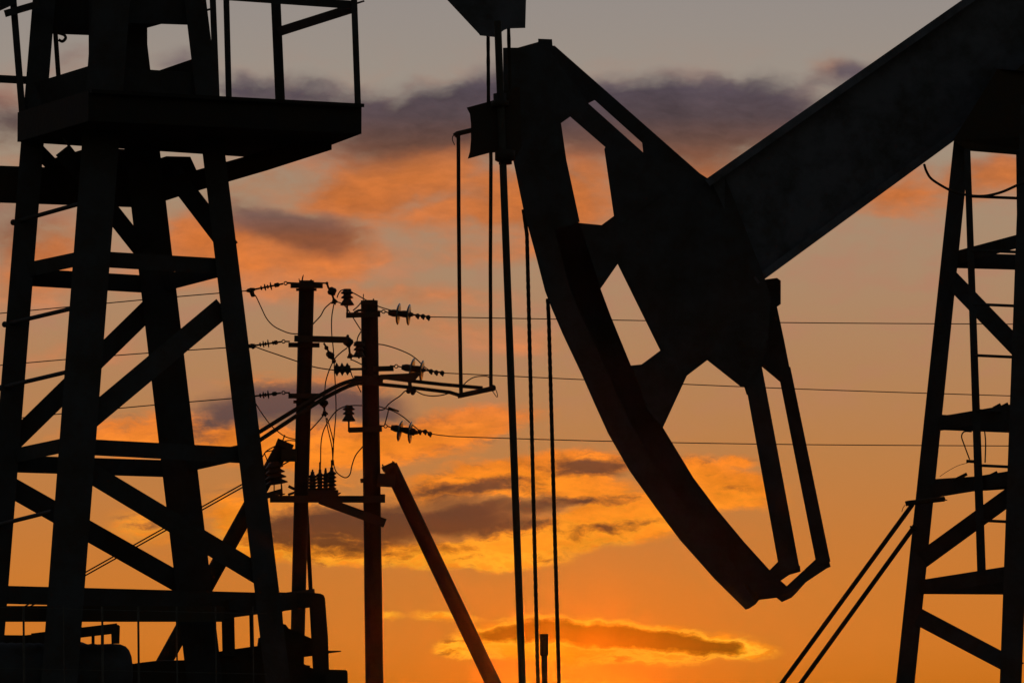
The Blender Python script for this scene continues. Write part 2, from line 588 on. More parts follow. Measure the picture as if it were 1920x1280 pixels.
mleg((1804, 262, 33.4), (1697.5, 1280, 33.5), 31, 35)
mleg((1936, 200, 32.85), (1895, 1280, 32.7), 44, 40)
mleg((2010, 200, 33.55), (2080, 1280, 33.7), 34, 36)
mleg((2040, 200, 33.0), (2200, 1280, 32.9), 40, 44)
mbar((1790, 484, 33.42), (1925, 448, 32.85), 25)
mbar((1780, 488, 33.42), (2030, 495, 33.55), 29)
mbar((1755, 795, 33.45), (1915, 768, 32.8), 27)
mbar((1752, 791, 33.45), (2060, 803, 33.65), 29)
mbar((1740, 921, 33.45), (1905, 894, 32.8), 27)
mbar((1745, 912, 33.46), (1900, 902, 33.0), 28)
mbar((1715, 1102, 33.48), (1905, 1072, 32.75), 27)
mbar((1715, 1099, 33.48), (2070, 1101, 33.65), 28)
mbar((1780, 520, 33.43), (1925, 670, 32.85), 33, 'diagonal_brace', 'angle')
mbar((1725, 1052, 33.46), (1905, 921, 32.8), 32, 'diagonal_brace', 'angle', side=-1)
mbar((1712, 1150, 33.49), (1900, 1249, 32.75), 32, 'diagonal_brace', 'angle')
mbar((1925, 690, 32.82), (2190, 1060, 32.9), 32, 'diagonal_brace', 'angle')
ladder = part('ladder', main)
mb = MB()
mb.angle((1813.5, 280, 33.0), (1840.5, 1075, 33.0), 12, 0.04, w2=16.5)
mb.build('stile', M_PAINT, ladder)
mb = MB()
mb.angle((1911.5, 280, 32.9), (1921, 1075, 32.9), 13, 0.04)
mb.build('stile', M_PAINT, ladder)
for y0, x0 in ((369, 1816), (470, 1820), (571, 1824), (667, 1828), (770, 1831), (873, 1834), (976, 1838)):
    MB().tube([at(x0, y0 - 1, 33.0), at(1915, y0 + 3, 32.9)], 2.9 * px(33), 8).build('rung', M_PAINT, ladder)
mb = MB()
mb.tube(curve([at(1733, 309, 33.1), at(1737, 321, 33.15), at(1745, 334, 33.2), at(1760, 345, 33.2), at(1782, 357, 33.2), at(1800, 363, 33.2), at(1822, 367, 33.1), at(1845, 367.5, 33.0),
               at(1865, 364, 32.9), at(1884, 358, 32.8), at(1908, 347, 32.75), at(1935, 335, 32.75)]), 2.6 * px(33), 8)
mb.build('slack_cable', M_WIRE, main)
mb = MB()
mb.tube(curve([at(1822, 809, 33.0), at(1808, 809, 33.0), at(1803, 818, 33.0), at(1808, 834, 33.0), at(1818, 861, 33.0)]), 1.3 * px(33), 6)
mb.bar((1812, 864, 33.0), (1826, 865, 33.0), 6, 0.02)
mb.tube(curve([at(1815, 867, 33.0), at(1795, 873, 33.0), at(1775, 884, 33.0), at(1762, 893, 33.0)]), 0.5 * px(33), 5)
mb.tube(curve([at(1846, 806, 33.0), at(1848, 830, 33.0), at(1847, 867, 33.0)]), 1.3 * px(33), 6)
mb.build('loose_wire', M_WIRE, main)
for q0, q1, rr in (((1787, 901), (1813, 888), 3.2), ((1845, 897), (1870, 885), 3.2), ((1862, 765), (1876, 757.5), 2.6), ((1876, 763), (1890, 756), 2.6)):
    MB().tube([at(*q0, 33.15), at(*q1, 33.15)], rr * px(33), 8).build('clamp_bolt', M_RUST, mt)

# the two stranded ropes that hang from the face of the horsehead
rope([(981.5, 393, 33.13), (988, 440, 33.13), (1009, 1290, 33.13), (1040, 2000, 33.13)], 4.0, 'bridle_rope', main, lay=0.045)
rope([(1027, 560, 33.32), (1029, 600, 33.32), (1048.5, 1290, 33.32), (1068, 2000, 33.32)], 4.0, 'bridle_rope', main, lay=0.045)

# paired stay pipes running down to the left from the tower
pipe_a = [(1711, 945, 33.3), (1466, 1280, 33.9)]
pipe_b = [(1716, 984, 33.3), (1501.5, 1280, 33.9)]
for (p, q), lab in ((pipe_a, 'upper of two slanting pipes tied to the ladder tower leg, with a stub end'),
                    (pipe_b, 'lower of two slanting pipes tied to the ladder tower leg')):
    a, b = at(*p), at(*q)
    g = ground_hit(a, b)
    t = thing('stay_pipe', g, lab, 'pipe', 'stay pipes beside the ladder tower')
    mb = MB()
    mb.tube([a, b, g], 4.4 * px(33.5), 10)
    mb.build('pipe', M_RUST, t)
    mb = MB()
    if p is pipe_a[0]:
        mb.tube([at(1698, 944, 33.3), at(1704, 942.5, 33.3), at(1770, 935, 33.15)], 5.0 * px(33.3), 10)
        mb.tube(curve([at(1697, 946, 33.3), at(1693, 952, 33.3), at(1691, 959, 33.3)]), 0.7 * px(33), 5)
        mb.bar((1752, 937, 33.2), (1776, 937, 33.2), 2, 0.01)
        mb.build('cross_pipe', M_RUST, t)
    else:
        mb.ring(at(1712, 990, 33.3), 6 * px(33), 1.6 * px(33), (0.6, 0.1, 0.8))
        mb.build('pipe_clip', M_RUST, t)

# =================================================================== LOWER LEFT: guard rail, skid, motor, fence
gr = thing('guard_rail', (at(600, 1200, 26.8).x, 26.8, 0.0), 'bent flat guard rail rounding its corner at the tower foot', 'guard rail')
mb = MB()
top = [(505, 1109), (560, 1110.5), (592, 1111), (601, 1112), (607, 1115), (609.5, 1121), (611, 1140), (615, 1192), (616, 1222), (617, 1254), (618, 1300)]
bot = [(505, 1152), (560, 1138), (572, 1136), (580, 1134.5), (581, 1136), (582, 1140), (582.5, 1150), (584, 1195), (587, 1229), (589, 1254), (590, 1300)]
mb.prism(top + list(reversed(bot)), 26.85, 0.06)
mb.build('rail', M_RUST, gr)
mb = MB()
mb.prism([(611, 1218), (618, 1219), (639, 1219), (639.5, 1221), (616, 1224), (611, 1224)], 26.84, 0.02)
mb.build('spike', M_RUST, gr)
mb = MB()
mb.bar((603, 1290, 26.88), (640, 1960, 26.88), 26, 0.06)
mb.build('post', M_RUST, gr)

sk = thing('skid_base', (at(300, 1280, 26.9).x, 26.9, 0.0), 'dark steel skid base with a stepped top edge under the nearer tower', 'skid base')
mb = MB()
mb.prism([(-60, 1300), (-60, 1189), (42, 1190), (47, 1190), (84, 1186), (150, 1203), (247, 1244), (258, 1242), (293, 1238), (345, 1237), (410, 1221), (415, 1220),
          (440, 1216), (475, 1211), (484, 1210), (486, 1195), (491, 1193), (529, 1142), (531, 1169), (536, 1170), (541, 1177), (584, 1196), (586, 1229), (569, 1231),
          (570, 1244), (574, 1246), (582, 1247), (581, 1250), (592, 1254), (600, 1300)], 27.0, 0.6)
mb.build('frame', M_RUST, sk)
for x, w in ((427, 24), (471, 8)):
    MB().bar((x, 1140, 27.0), (x + 2, 1230, 27.0), w, 0.05).build('upright', M_RUST, sk)
mb = MB()
c = [at(-60, 1296, 26.95), at(600, 1296, 26.95)]
mb.hexa([Vector((c[0].x, 26.95, c[0].z)), Vector((c[1].x, 26.95, c[1].z)), Vector((c[1].x, 28.4, c[1].z)), Vector((c[0].x, 28.4, c[0].z)),
         Vector((c[0].x, 26.95, 0)), Vector((c[1].x, 26.95, 0)), Vector((c[1].x, 28.4, 0)), Vector((c[0].x, 28.4, 0))])
mb.build('plinth', M_CONC, sk)
bx = thing('junction_box', (at(632, 1268, 26.6).x, 26.6, 0.0), 'squat steel box at the foot of the rounded guard rail', 'box')
mb = MB()
mb.prism([(610, 1254), (648, 1255), (651, 1257), (652, 1262), (653, 1330), (610, 1330)], 26.6, 0.22)
mb.build('body', M_RUST, bx)
mb = MB()
mb.bar((631, 1325, 26.65), (633, 1990, 26.65), 34, 0.12)
mb.build('pedestal', M_RUST, bx)

mo = thing('electric_motor', (at(120, 1262, 26.0).x, 26.0, at(120, 1330, 26.0).z), 'round-ended motor lying behind the thin wire fence', 'motor')
r = 60 * px(26)
a, b = at(-90, 1262, 26.0), at(248, 1266, 26.1)
prof = [(0, 0)] + [(0, r * .96)] + [(i / 40, r * (1.0 if i % 2 else 0.975)) for i in range(1, 33)] + [(0.88, r), (0.93, r * 0.985), (0.96, r * 0.92), (0.98, r * 0.8), (0.993, r * 0.62), (1.0, r * 0.35), (1.0, 0)]
MB().lathe(a, b, prof, 24).build('housing', M_PAINT, mo)
mb = MB()
mb.bar((60, 1196, 25.95), (220, 1177, 25.95), 19, 0.05)
mb.prism([(208, 1171), (222, 1170.5), (225, 1173), (224, 1206), (209, 1206)], 25.93, 0.07)
for x in (174.5, 192):
    mb.bar((x, 1185, 25.95), (x, 1210, 25.95), 6, 0.03)
mb.build('lifting_bracket', M_RUST, mo)
mb = MB()
mb.hexa([at(-60, 1318, 25.9), at(230, 1318, 25.9), at(230, 1318, 26.3), at(-60, 1318, 26.3), at(-60, 1345, 25.9), at(230, 1345, 25.9), at(230, 1345, 26.3), at(-60, 1345, 26.3)])
mb.build('foot', M_RUST, mo)

fe = thing('wire_fence', (at(220, 1280, 24.8).x, 24.8, 0.0), 'thin wire fence of upright rods in front of the motor', 'fence')
for x, w in ((-26, 4), (44, 4.5), (119, 2.0), (191.5, 4.5), (259, 4.5), (331, 3.5), (404, 3), (474, 2.5)):
    a, b = at(x, 1136, 24.8), at(x + 1.5, 1290, 24.8)
    MB().tube([a, b, Vector((b.x, b.y, 0))], w / 2 * px(24.8), 6).build('rod', M_GALV, fe)
for ya, yb in ((1137, 1150), (1251, 1263), (1330, 1345)):
    MB().tube([at(-40, ya, 24.8), at(500, yb, 24.95)], 0.8 * px(24.8), 6).build('strand', M_GALV, fe)

# =================================================================== UTILITY POLES (70 m away)
DP = 70.0
u = px(DP)


def P(x, y, d=0.0):
    return at(x, y, DP + d)


def pole_shaft(parent, a, b, w0, w1, name='shaft'):
    p0, p1 = P(*a), P(*b)
    g = ground_hit(p0, p1)
    k = (g - p0).length / (p1 - p0).length
    mb = MB()
    n = 14
    pts = [p0.lerp(g, i / n) for i in range(n + 1)]
    rr = [(w0 + (w1 - w0) * k * i / n) / 2 * u for i in range(n + 1)]
    rr = [q * (1 + 0.012 * math.sin(i * 2.3)) for i, q in enumerate(rr)]
    mb.tube(pts, rr, 14)
    return mb.build(name, M_POLE, parent)


def pbar(parent, name, a, b, w, depth=0.10, d=-0.16, mat=M_RUST, w2=None):
    mb = MB()
    mb.box(P(a[0], a[1], d), P(b[0], b[1], d), w * u, (w2 or w) * u, depth, depth)
    return mb.build(name, mat, parent)


def pwire(parent, pts, r=1.0, d=-0.1, name='jumper_wire'):
    return MB().tube(curve([P(x, y, d) for x, y in pts]), r * u, 6).build(name, M_WIRE, parent)


lp = thing('utility_pole', ground_hit(P(575, 526), P(560, 1100)), 'left of two utility poles, thinner, with three short left arms and arresters on its beam', 'utility pole',
           'utility poles behind the pump jacks')
rp = thing('utility_pole', ground_hit(P(692, 566), P(702, 1280)), 'right of two utility poles, carrying the glass disc insulators and pipe frame', 'utility pole',
           'utility poles behind the pump jacks')
pole_shaft(lp, (575, 528), (560.5, 1100), 29, 27)
pole_shaft(rp, (692.5, 564), (702, 1280), 32, 34)
# thin rear leg of the left pole
p0, p1 = P(573, 930, 0.3), P(583, 1115, 1.2)
MB().tube([p0, p1, ground_hit(p0, p1)], 4.4 * u, 8).build('rear_leg', M_POLE, lp)


def strut(parent, a, b, w):
    p0, p1 = P(a[0], a[1], 0.05), P(b[0], b[1], 0.05)
    MB().tube([p0, p0.lerp(p1, .5), p1, ground_hit(p0, p1)], w / 2 * u, 12).build('strut', M_POLE, parent)


strut(lp, (534, 832), (318, 1222), 30)
strut(rp, (731, 873), (924.5, 1280), 29)
pbar(lp, 'strut_bracket', (528, 853), (556, 853), 24, 0.2)
pbar(rp, 'strut_bracket', (708, 899), (740, 901), 25, 0.2)
mb = MB()
mb.box(P(520, 827, -.12), P(548, 839, -.12), 12 * u, 12 * u, 0.2, 0.2)
mb.tube([P(530, 826, -.12), P(534, 815, -.12)], 1.3 * u, 6)
mb.build('bolt_plate', M_RUST, lp)
mb = MB()
mb.box(P(717, 880, -.12), P(741, 869, -.12), 10 * u, 10 * u, 0.2, 0.2)
mb.tube([P(720, 878, -.12), P(717, 870, -.12)], 1.6 * u, 6)
mb.tube([P(737, 870, -.12), P(736, 864, -.12)], 1.3 * u, 6)
mb.build('bolt_plate', M_RUST, rp)

# left pole head and arms
pbar(lp, 'crossarm', (545, 535.5), (605, 536), 9, 0.12, -0.2)
pbar(lp, 'collar', (556, 543), (593, 543), 5, 0.3, 0.0)
pbar(lp, 'pole_cap', (562, 529), (588, 529), 7, 0.2, 0.0)
mb = MB()
mb.tube([P(566, 530), P(567.5, 520), P(569, 515)], [1.6 * u, 1.4 * u, 0.6 * u], 6)
MB().tube([P(562, 530), P(560.5, 522)], 0.8 * u, 5).build('spike', M_RUST, lp)
mb.build('spike', M_RUST, lp)
MB().tube([P(583, 528), P(583.5, 524)], 1.6 * u, 6).build('spike', M_RUST, lp)
pbar(lp, 'crossarm', (541, 646.5), (599, 647), 9, 0.12, -0.2)
pbar(lp, 'crossarm', (552, 634.5), (651, 637), 12, 0.10, -0.34)
pbar(lp, 'crossarm', (541, 742), (600, 742), 9.5, 0.12, -0.2)
pbar(lp, 'collar', (551, 753), (590, 754), 6, 0.3, 0.0)
MB().tube([P(586, 530, -.2), P(614, 531, -.2)], 1.5 * u, 6).build('hanger_rod', M_RUST, lp)
MB().tube([P(538, 530, -.2), P(562, 531, -.2)], 1.5 * u, 6).build('hanger_rod', M_RUST, lp)
# right pole head and arms
pbar(rp, 'crossarm', (649, 591), (713, 589), 10, 0.12, -0.2)
pbar(rp, 'pole_cap', (677, 567), (708, 567), 8, 0.24, 0.0)
mb = MB()
mb.tube([P(681, 566), P(681.5, 551)], 0.9 * u, 6)
mb.build('spike', M_RUST, rp)
MB().tube([P(700, 565), P(700.5, 560)], 1.5 * u, 6).build('spike', M_RUST, rp)
MB().tube([P(664, 586, -.2), P(672, 582, -.2), P(680, 581, -.2)], 2.4 * u, 6).build('arm_brace', M_RUST, rp)
pbar(rp, 'crossarm', (700, 691.5), (738, 690.5), 10, 0.12, -0.2)
pbar(rp, 'crossarm', (654, 806), (716, 804), 10, 0.12, -0.2)
pbar(rp, 'crossarm', (664, 645), (684, 645), 8, 0.12, -0.2)
# beam that ties both poles, its brace
pbar(lp, 'tie_beam', (506.5, 935), (722, 935.5), 13, 0.12, -0.26)
mb = MB()
mb.box(P(600, 936, -.38), P(722, 980.5, -.38), 17 * u, 17 * u, 0.06, 0.06)
mb.build('beam_brace', M_RUST, lp)
pbar(rp, 'bolt_plate', (676, 901), (684, 900), 8, 0.2, -0.2)
pbar(rp, 'bolt_plate', (712, 932), (722, 932), 12, 0.1, -0.1)

# --- insulators


def eye_and_link(mb, a, b, d):
    mb.ring(P(a[0], a[1], d), 3.2 * u, 1.0 * u, (0.1, 1, 0.05), 14)
    mb.tube([P(a[0] - 12 if b[0] > a[0] else a[0] + 12, a[1] - 1, d), P(a[0] - 3 if b[0] > a[0] else a[0] + 3, a[1], d)], 1.5 * u, 6)
    mb.tube([P(a[0] + (3 if b[0] > a[0] else -3), a[1], d), P(*b, d)], 1.3 * u, 6)


def glass_string(eye, body0, body1, discs, clamps, d=-0.2):
    root = part('insulator_string', rp)
    mb = MB()
    eye_and_link(mb, eye, body0, d)
    p0, p1 = P(*body0, d), P(*body1, d)
    mb.lathe(p0, p1, [(0, 0), (0, 4.5 * u), (0.18, 6.8 * u), (0.36, 7 * u), (0.4, 4.8 * u), (0.6, 6.5 * u), (0.86, 7 * u), (0.9, 4.5 * u), (1, 3 * u), (1, 0)], 14)
    pts = [body1] + clamps
    mb.tube([P(x, y, d) for x, y in pts], 1.8 * u, 6)
    for (x, y) in clamps:
        mb.ball(P(x, y + 1, d), 4.6 * u, 1.0)
        mb.tube([P(x - 1, y, d), P(x + 1.5, y + 7, d)], 2.0 * u, 6)
    mb.build('fitting', M_RUST, root)
    for (x0, y0), (x1, y1) in discs:
        # glass bell disc seen edge-on: top and bottom rim points
        q0, q1 = P(x0, y0, d), P(x1, y1, d)
        c = (q0 + q1) / 2
        R = (q1 - q0).length / 2
        up = (q0 - q1).normalized()
        ax = Vector((0.993, -0.12, 0.0))
        ax = (ax - up * ax.dot(up)).normalized()
        h = 5.5 * u
        MB().lathe(c - ax * h, c + ax * h, [(0.0, 0.25 * R), (0.10, 0.5 * R), (0.25, 0.82 * R), (0.42, 0.97 * R), (0.5, R), (0.56, 0.97 * R), (0.55, 0.75 * R), (0.62, 0.6 * R), (0.55, 0.5 * R),
                                              (0.66, 0.42 * R), (0.6, 0.25 * R)], 24).build('glass_disc', M_GLASS, root)


glass_string((719, 584), (728, 586), (775, 590), [((750, 568), (745, 609)), ((769, 570), (765, 610))], [(783, 591), (793, 592), (803, 594)])
glass_string((743, 686.5), (753, 688), (798, 694), [((777, 671), (769, 716)), ((794, 675), (789, 715))], [(808, 695), (818, 697), (829, 698)])
glass_string((723, 798.5), (733, 801), (784, 811), [((755, 788), (746, 827)), ((772, 790), (768, 831))], [(787, 808), (797, 808), (806, 812)])


def polymer_string(eye, end, sheds, clampw, d=-0.2):
    root = part('insulator_string', lp)
    mb = MB()
    mb.ring(P(*eye, d), 3.0 * u, 1.1 * u, (0.1, 1, 0.05), 14)
    mb.tube([P(eye[0] + 3, eye[1], d), P(eye[0] + 12, eye[1], d)], 1.5 * u, 6)
    dx, dy = end[0] - eye[0], end[1] - eye[1]
    f = lambda t: P(eye[0] + dx * t, eye[1] + dy * t, d)
    mb.tube([f(0.06), f(1.0)], 1.7 * u, 6)
    mb.lathe(f(0.14), f(0.30), [(0, 0), (0.1, 2 * u), (0.3, 4.2 * u), (0.7, 4.2 * u), (0.9, 2 * u), (1, 0)], 10)
    mb.lathe(f(0.76), f(1.05), [(0, 0), (0.2, 3.0 * u), (0.5, 4.6 * u), (0.8, 3.6 * u), (1, 0.8 * u)], 10)
    mb.tube([f(0.88), f(0.88) + Vector((0.02, 0, -clampw * u))], 3.2 * u, 6)
    mb.tube([f(0.95), f(0.95) + Vector((0.035, 0, -clampw * u * 0.9))], 2.0 * u, 6)
    mb.build('fitting', M_RUST, root)
    mb = MB()
    for x, r in sheds:
        t = (x - eye[0]) / dx
        mb.lathe(f(t - 0.022), f(t + 0.026), [(0, 2.2 * u), (0.25, r * u), (0.65, r * u), (1, 2.2 * u)], 14)
    mb.build('shed_stack', M_PORC, root)


polymer_string((535.5, 531), (464, 545), [(516, 4.2), (508, 7.8), (502, 4), (497, 6.6), (490, 4.4)], 13)
polymer_string((531.5, 640), (466, 649), [(512, 4.0), (503, 8.0), (498, 4), (494, 6.6), (488, 4.4)], 5)
polymer_string((531.5, 736), (455, 745), [(512, 4.0), (503, 8.0), (498, 4), (494, 6.6), (488, 4.4)], 8)


def bell(parent, x, y0, y1, w, pin, d=-0.2):
    """porcelain pin insulator, three skirts"""
    root = part('pin_insulator', parent)
    R = w / 2 * u
    MB().lathe(P(x, y0, d), P(x, y1, d), [(0, 0), (0, .62 * R), (.14, .66 * R), (.2, .92 * R), (.27, .98 * R), (.31, .62 * R), (.38, .55 * R), (.5, .9 * R), (.56, .94 * R), (.6, .55 * R),
                                            (.66, .6 * R), (.96, 1.06 * R), (1, 1.04 * R), (1, 0)], 18).build('skirt', M_PORC, root)
    MB().tube([P(x, y1 - 2, d), P(x, pin, d)], 1.9 * u, 8).build('pin', M_RUST, root)


bell(rp, 651, 542, 572, 25, 594)
bell(rp, 654, 760, 789, 24, 809)
bell(rp, 673, 640, 669, 22, 672, -0.25)
# cap-and-pin discs on the jumper side of the left pole


def disc_drop(pts, c, R, tail, d=-0.2):
    root = part('insulator_string', lp)
    mb = MB()
    mb.tube([P(x, y, d) for x, y in pts], 2.2 * u, 6)
    mb.ball(P(*pts[0], d), 3.0 * u)
    mb.lathe(P(tail[0] - 2, tail[1] - 8, d), P(tail[0] + 2, tail[1] + 6, d), [(0, 0), (.2, 3 * u), (.5, 5.5 * u), (.7, 3.5 * u), (1, 0)], 8)
    mb.tube([P(tail[0] - 6, tail[1] + 2, d), P(tail[0] + 6, tail[1] - 1, d)], 2.2 * u, 6)
    mb.build('fitting', M_RUST, root)
    q = Vector((pts[-1][0] - pts[0][0], pts[-1][1] - pts[0][1], 0)).normalized()
    a, b = (c[0] - q.x * R * .95, c[1] - q.y * R * .95), (c[0] + q.x * R, c[1] + q.y * R)
    MB().lathe(P(*a, d), P(*b, d), [(0, 0), (.05, .4 * R * u), (.25, .7 * R * u), (.35, .95 * R * u), (.6, R * u), (.72, .8 * R * u), (.85, .5 * R * u), (1, .3 * R * u), (1, 0)], 16).build('disc', M_PORC, root)


disc_drop([(613, 531), (616, 540), (622, 549), (626, 562)], (622.5, 546), 9, (627, 566))
disc_drop([(652, 630), (653, 640), (655, 655), (657, 672)], (653, 641), 10, (657, 668))
disc_drop([(607, 741), (607, 752), (608, 764), (609, 778)], (607, 755), 9, (609, 776))
root = part('insulator_string', lp)
mb = MB()
mb.tube([P(607, 643, -.2), P(612, 651, -.2), P(617, 661, -.2), P(625, 676, -.2)], 2.0 * u, 6)
mb.ball(P(612, 652, -.2), 4.2 * u)
mb.ball(P(626, 677, -.2), 4.4 * u)
mb.ring(P(617, 664, -.2), 4.5 * u, 1.6 * u, (0.1, 1, 0.1))
mb.build('fitting', M_RUST, root)
MB().lathe(P(616, 659, -.2), P(625, 674, -.2), [(0, 0), (.1, 3 * u), (.4, 7 * u), (.6, 7 * u), (.9, 3 * u), (1, 0)], 12).build('disc', M_PORC, root)
# horizontal post insulator left of the right pole
root = part('post_insulator', rp)
mb = MB()
pr = [(0, 0), (0, 8 * u)]
for k in range(3):
    t = 0.06 + k * 0.32
    pr += [(t, 6 * u), (t + .10, 13 * u - k * 0.6 * u), (t + .13, 13 * u - k * 0.6 * u), (t + .24, 6.5 * u)]
pr += [(1, 7 * u), (1, 0)]
mb.lathe(P(626, 692.5, -.25), P(657, 691.5, -.25), pr, 16)
mb.build('shed_stack', M_PORC, root)
MB().tube([P(655, 692, -.25), P(686, 691.5, -.25)], 2.4 * u, 8).build('rod', M_RUST, root)

# surge arresters standing on the tie beam
for i, (x, y0, y1, w) in enumerate(((586, 884, 922, 20), (600, 880, 922, 15), (610.5, 881, 922, 14), (622, 876, 922, 18))):
    root = part('surge_arrester', lp)
    R = w / 2 * u
    n = 5
    pr = [(0, 0), (0, .35 * R), (.14, .4 * R)]
    for k in range(n):
        t = .18 + k * .155
        pr += [(t, .62 * R), (t + .05, R), (t + .085, R), (t + .12, .62 * R)]
    pr += [(.97, .62 * R), (1, .5 * R), (1, 0)]
    MB().lathe(P(x, y0, -.26), P(x, y1, -.26), pr, 14).build('shed_stack', M_PORC, root)
    MB().tube([P(x, y0 - (14 if i in (1, 3) else 4), -.26), P(x, y0 + 4, -.26)], 1.9 * u, 6).build('terminal', M_RUST, root)
mb = MB()
mb.box(P(578, 924, -.26), P(634, 924, -.26), 12 * u, 12 * u, 0.2, 0.2)
mb.tube([P(632, 926, -.26), P(639, 923.5, -.26)], [3 * u, 0.8 * u], 6)
mb.build('arrester_bracket', M_RUST, lp)
MB().tube([P(541, 911, -.26), P(553, 917, -.26)], 3.0 * u, 6).build('beam_bolt', M_RUST, lp)
MB().tube([P(540, 927, -.26), P(552, 923, -.26)], 2.4 * u, 6).build('beam_bolt', M_RUST, lp)
# fuse cutout on the left end of the beam
root = part('fuse_cutout', lp)
mb = MB()
pr = [(0, 0), (0, 9 * u)]
for k in range(4):
    t = .08 + k * .24
    pr += [(t, 11 * u), (t + .15, (17 + k * 1.5) * u), (t + .18, (17 + k * 1.5) * u), (t + .2, 11 * u)]
pr += [(1, 9 * u), (1, 0)]
mb.lathe(P(513, 866, -.26), P(519, 907, -.26), pr, 16)
mb.build('shed_stack', M_PORC, root)
mb = MB()
mb.tube([P(514, 905, -.26), P(514, 925, -.26)], 1.2 * u, 6)
mb.tube([P(527, 900, -.26), P(529, 926, -.26)], 1.6 * u, 6)
mb.box(P(500, 929, -.26), P(528, 921, -.26), 11 * u, 11 * u, 0.12, 0.12)
mb.tube([P(524, 928, -.26), P(535, 925, -.26)], [2.5 * u, 0.8 * u], 6)
mb.build('bracket', M_RUST, root)

# jumper loops between the poles
for par, pts in (
        (lp, [(472, 548), (480, 556), (490, 577), (500, 597), (513, 611), (530, 620), (545, 625), (562, 626)]),
        (lp, [(474, 648), (495, 656), (530, 668), (562, 679)]),
        (lp, [(582, 686), (600, 690), (628, 694)]),
        (lp, [(621, 567), (609, 578), (601, 592), (590, 604), (583, 612)]),
        (lp, [(626, 570), (622, 595), (622, 625), (625, 655), (627, 690), (629, 730), (630, 770), (627, 810), (624, 850), (624, 872)]),
        (rp, [(632, 566), (641, 569), (650, 577), (660, 592), (668, 605), (677, 619)]),
        (rp, [(677, 621), (671, 632), (669, 643)]),
        (rp, [(632, 558), (635, 550), (641, 544), (651, 545), (662, 549), (684, 561), (709, 574), (735, 582), (748, 584)]),
        (rp, [(662, 582), (670, 575), (680, 564)]),
        (rp, [(708, 645), (722, 647), (745, 654), (768, 664), (782, 674), (793, 685), (806, 695)]),
        (rp, [(651, 652), (640, 660), (628, 672), (618, 692), (611, 714), (609, 733)]),
        (rp, [(657, 674), (664, 676), (680, 684)]),
        (rp, [(656, 690), (660, 704), (667, 716), (677, 735)]),
        (rp, [(681, 760), (660, 760), (643, 763), (630, 771), (618, 786), (607, 806), (602, 830), (601, 870)]),
        (lp, [(611, 783), (615, 805), (622, 836), (624, 860)]),
        (lp, [(613, 783), (619, 803), (625, 830), (624, 862)]),
        (lp, [(606, 779), (595, 792), (580, 808)]),
        (rp, [(625, 862), (627, 876), (633, 887), (647, 895), (656, 889), (660, 872), (667, 853), (681, 836)]),
        (lp, [(478, 754), (490, 773), (507, 796), (524, 811), (537, 819), (556, 824)]),
        (lp, [(556, 826), (537, 826), (516, 836), (500, 845), (492, 856)]),
        (lp, [(512, 844), (497, 848), (500, 860), (503, 870)]),
        (rp, [(708, 761), (725, 766), (741, 772), (757, 782), (772, 795), (785, 806)]),
        (rp, [(708, 769), (720, 767), (728, 758), (738, 750), (750, 742), (758, 734), (764, 731)]),
        (rp, [(729, 764), (727, 775), (721, 797)]),
        (rp, [(779, 732), (792, 739), (808, 742), (826, 741), (846, 736)])):
    pwire(par, pts, 1.15)
mb = MB()
mb.box(P(728, 764, -.1), P(748, 771, -.1), 4 * u, 3 * u, 0.04, 0.04)
mb.build('wire_clamp', M_RUST, rp)
mb = MB()
mb.tube([P(762, 731, -.1), P(780, 733, -.1)], 3.6 * u, 6)
mb.ball(P(766, 733, -.1), 5 * u)
mb.ball(P(774, 736, -.1), 4.6 * u)
mb.build('wire_clamp', M_RUST, rp)

# pipe frame hung out from the right pole, with twin pipes carried back past the left pole
pfm = thing('pipe_frame', P(702, 712, -0.3), 'tall open frame of thin pipes held out from the right utility pole on twin pipes', 'pipe frame')
DFm = -0.32


def pipe(pts, r, name='pipe', d=DFm, smooth=False):
    q = [P(p[0], p[1], p[2] if len(p) > 2 else d) for p in pts]
    return MB().tube(curve(q) if smooth else q, r * u, 10).build(name, M_RUST, pfm)


pipe([(864.5, 740), (862, 600), (860, 400), (859.5, 250)], 3.8, 'upright')
pipe([(920.5, 730), (919.5, 500), (920.5, 300), (919, 232)], 3.6, 'upright')
pipe([(852, 255), (857, 251), (882, 245), (922, 236)], 4.8, 'top_pipe')
pipe([(858, 742), (864, 741), (924, 728)], 5.0, 'bottom_pipe')
MB().ball(P(924, 727, DFm), 6.2 * u).build('end_cap', M_RUST, pfm)
pipe([(700, 705), (767, 713.5), (830, 720.5), (905, 727)], 3.6, 'twin_pipe')
pipe([(700, 719), (760, 725), (843, 735), (862, 741)], 3.6, 'twin_pipe')
pipe([(484, 811), (555, 767), (600, 741), (625, 727), (645, 718), (662, 713), (680, 709)], 4.0, 'twin_pipe', smooth=True)
pipe([(484, 827), (552, 782), (605, 748), (633, 733), (650, 725), (664, 720), (682, 715)], 4.0, 'twin_pipe', smooth=True)
mb = MB()
mb.prism([(712, 702), (735, 701), (768, 699.5), (785, 696), (786, 704), (776, 715), (740, 711), (712, 712)], DP - 0.36, 0.05)
mb.bar((664, 713, DP - .25), (718, 714, DP - .25), 18, 0.10)
mb.bar((768, 715, DP - .38), (770, 735, DP - .38), 7, 0.04)
mb.build('arm_bracket', M_RUST, pfm)
for pts, rr in ([(854, 251), (849, 256), (848.5, 263), (852.5, 272)], 0.9), ([(922, 731), (927, 738), (931, 743.5), (933, 742.5), (931.5, 735), (928.5, 728)], 0.8), \
               ([(868, 722), (878, 713), (889, 707), (903, 705), (914, 705.5), (920, 710)], 1.0):
    MB().tube(curve([P(x, y, DFm) for x, y in pts]), rr * u, 6).build('tie_wire', M_WIRE, pfm)

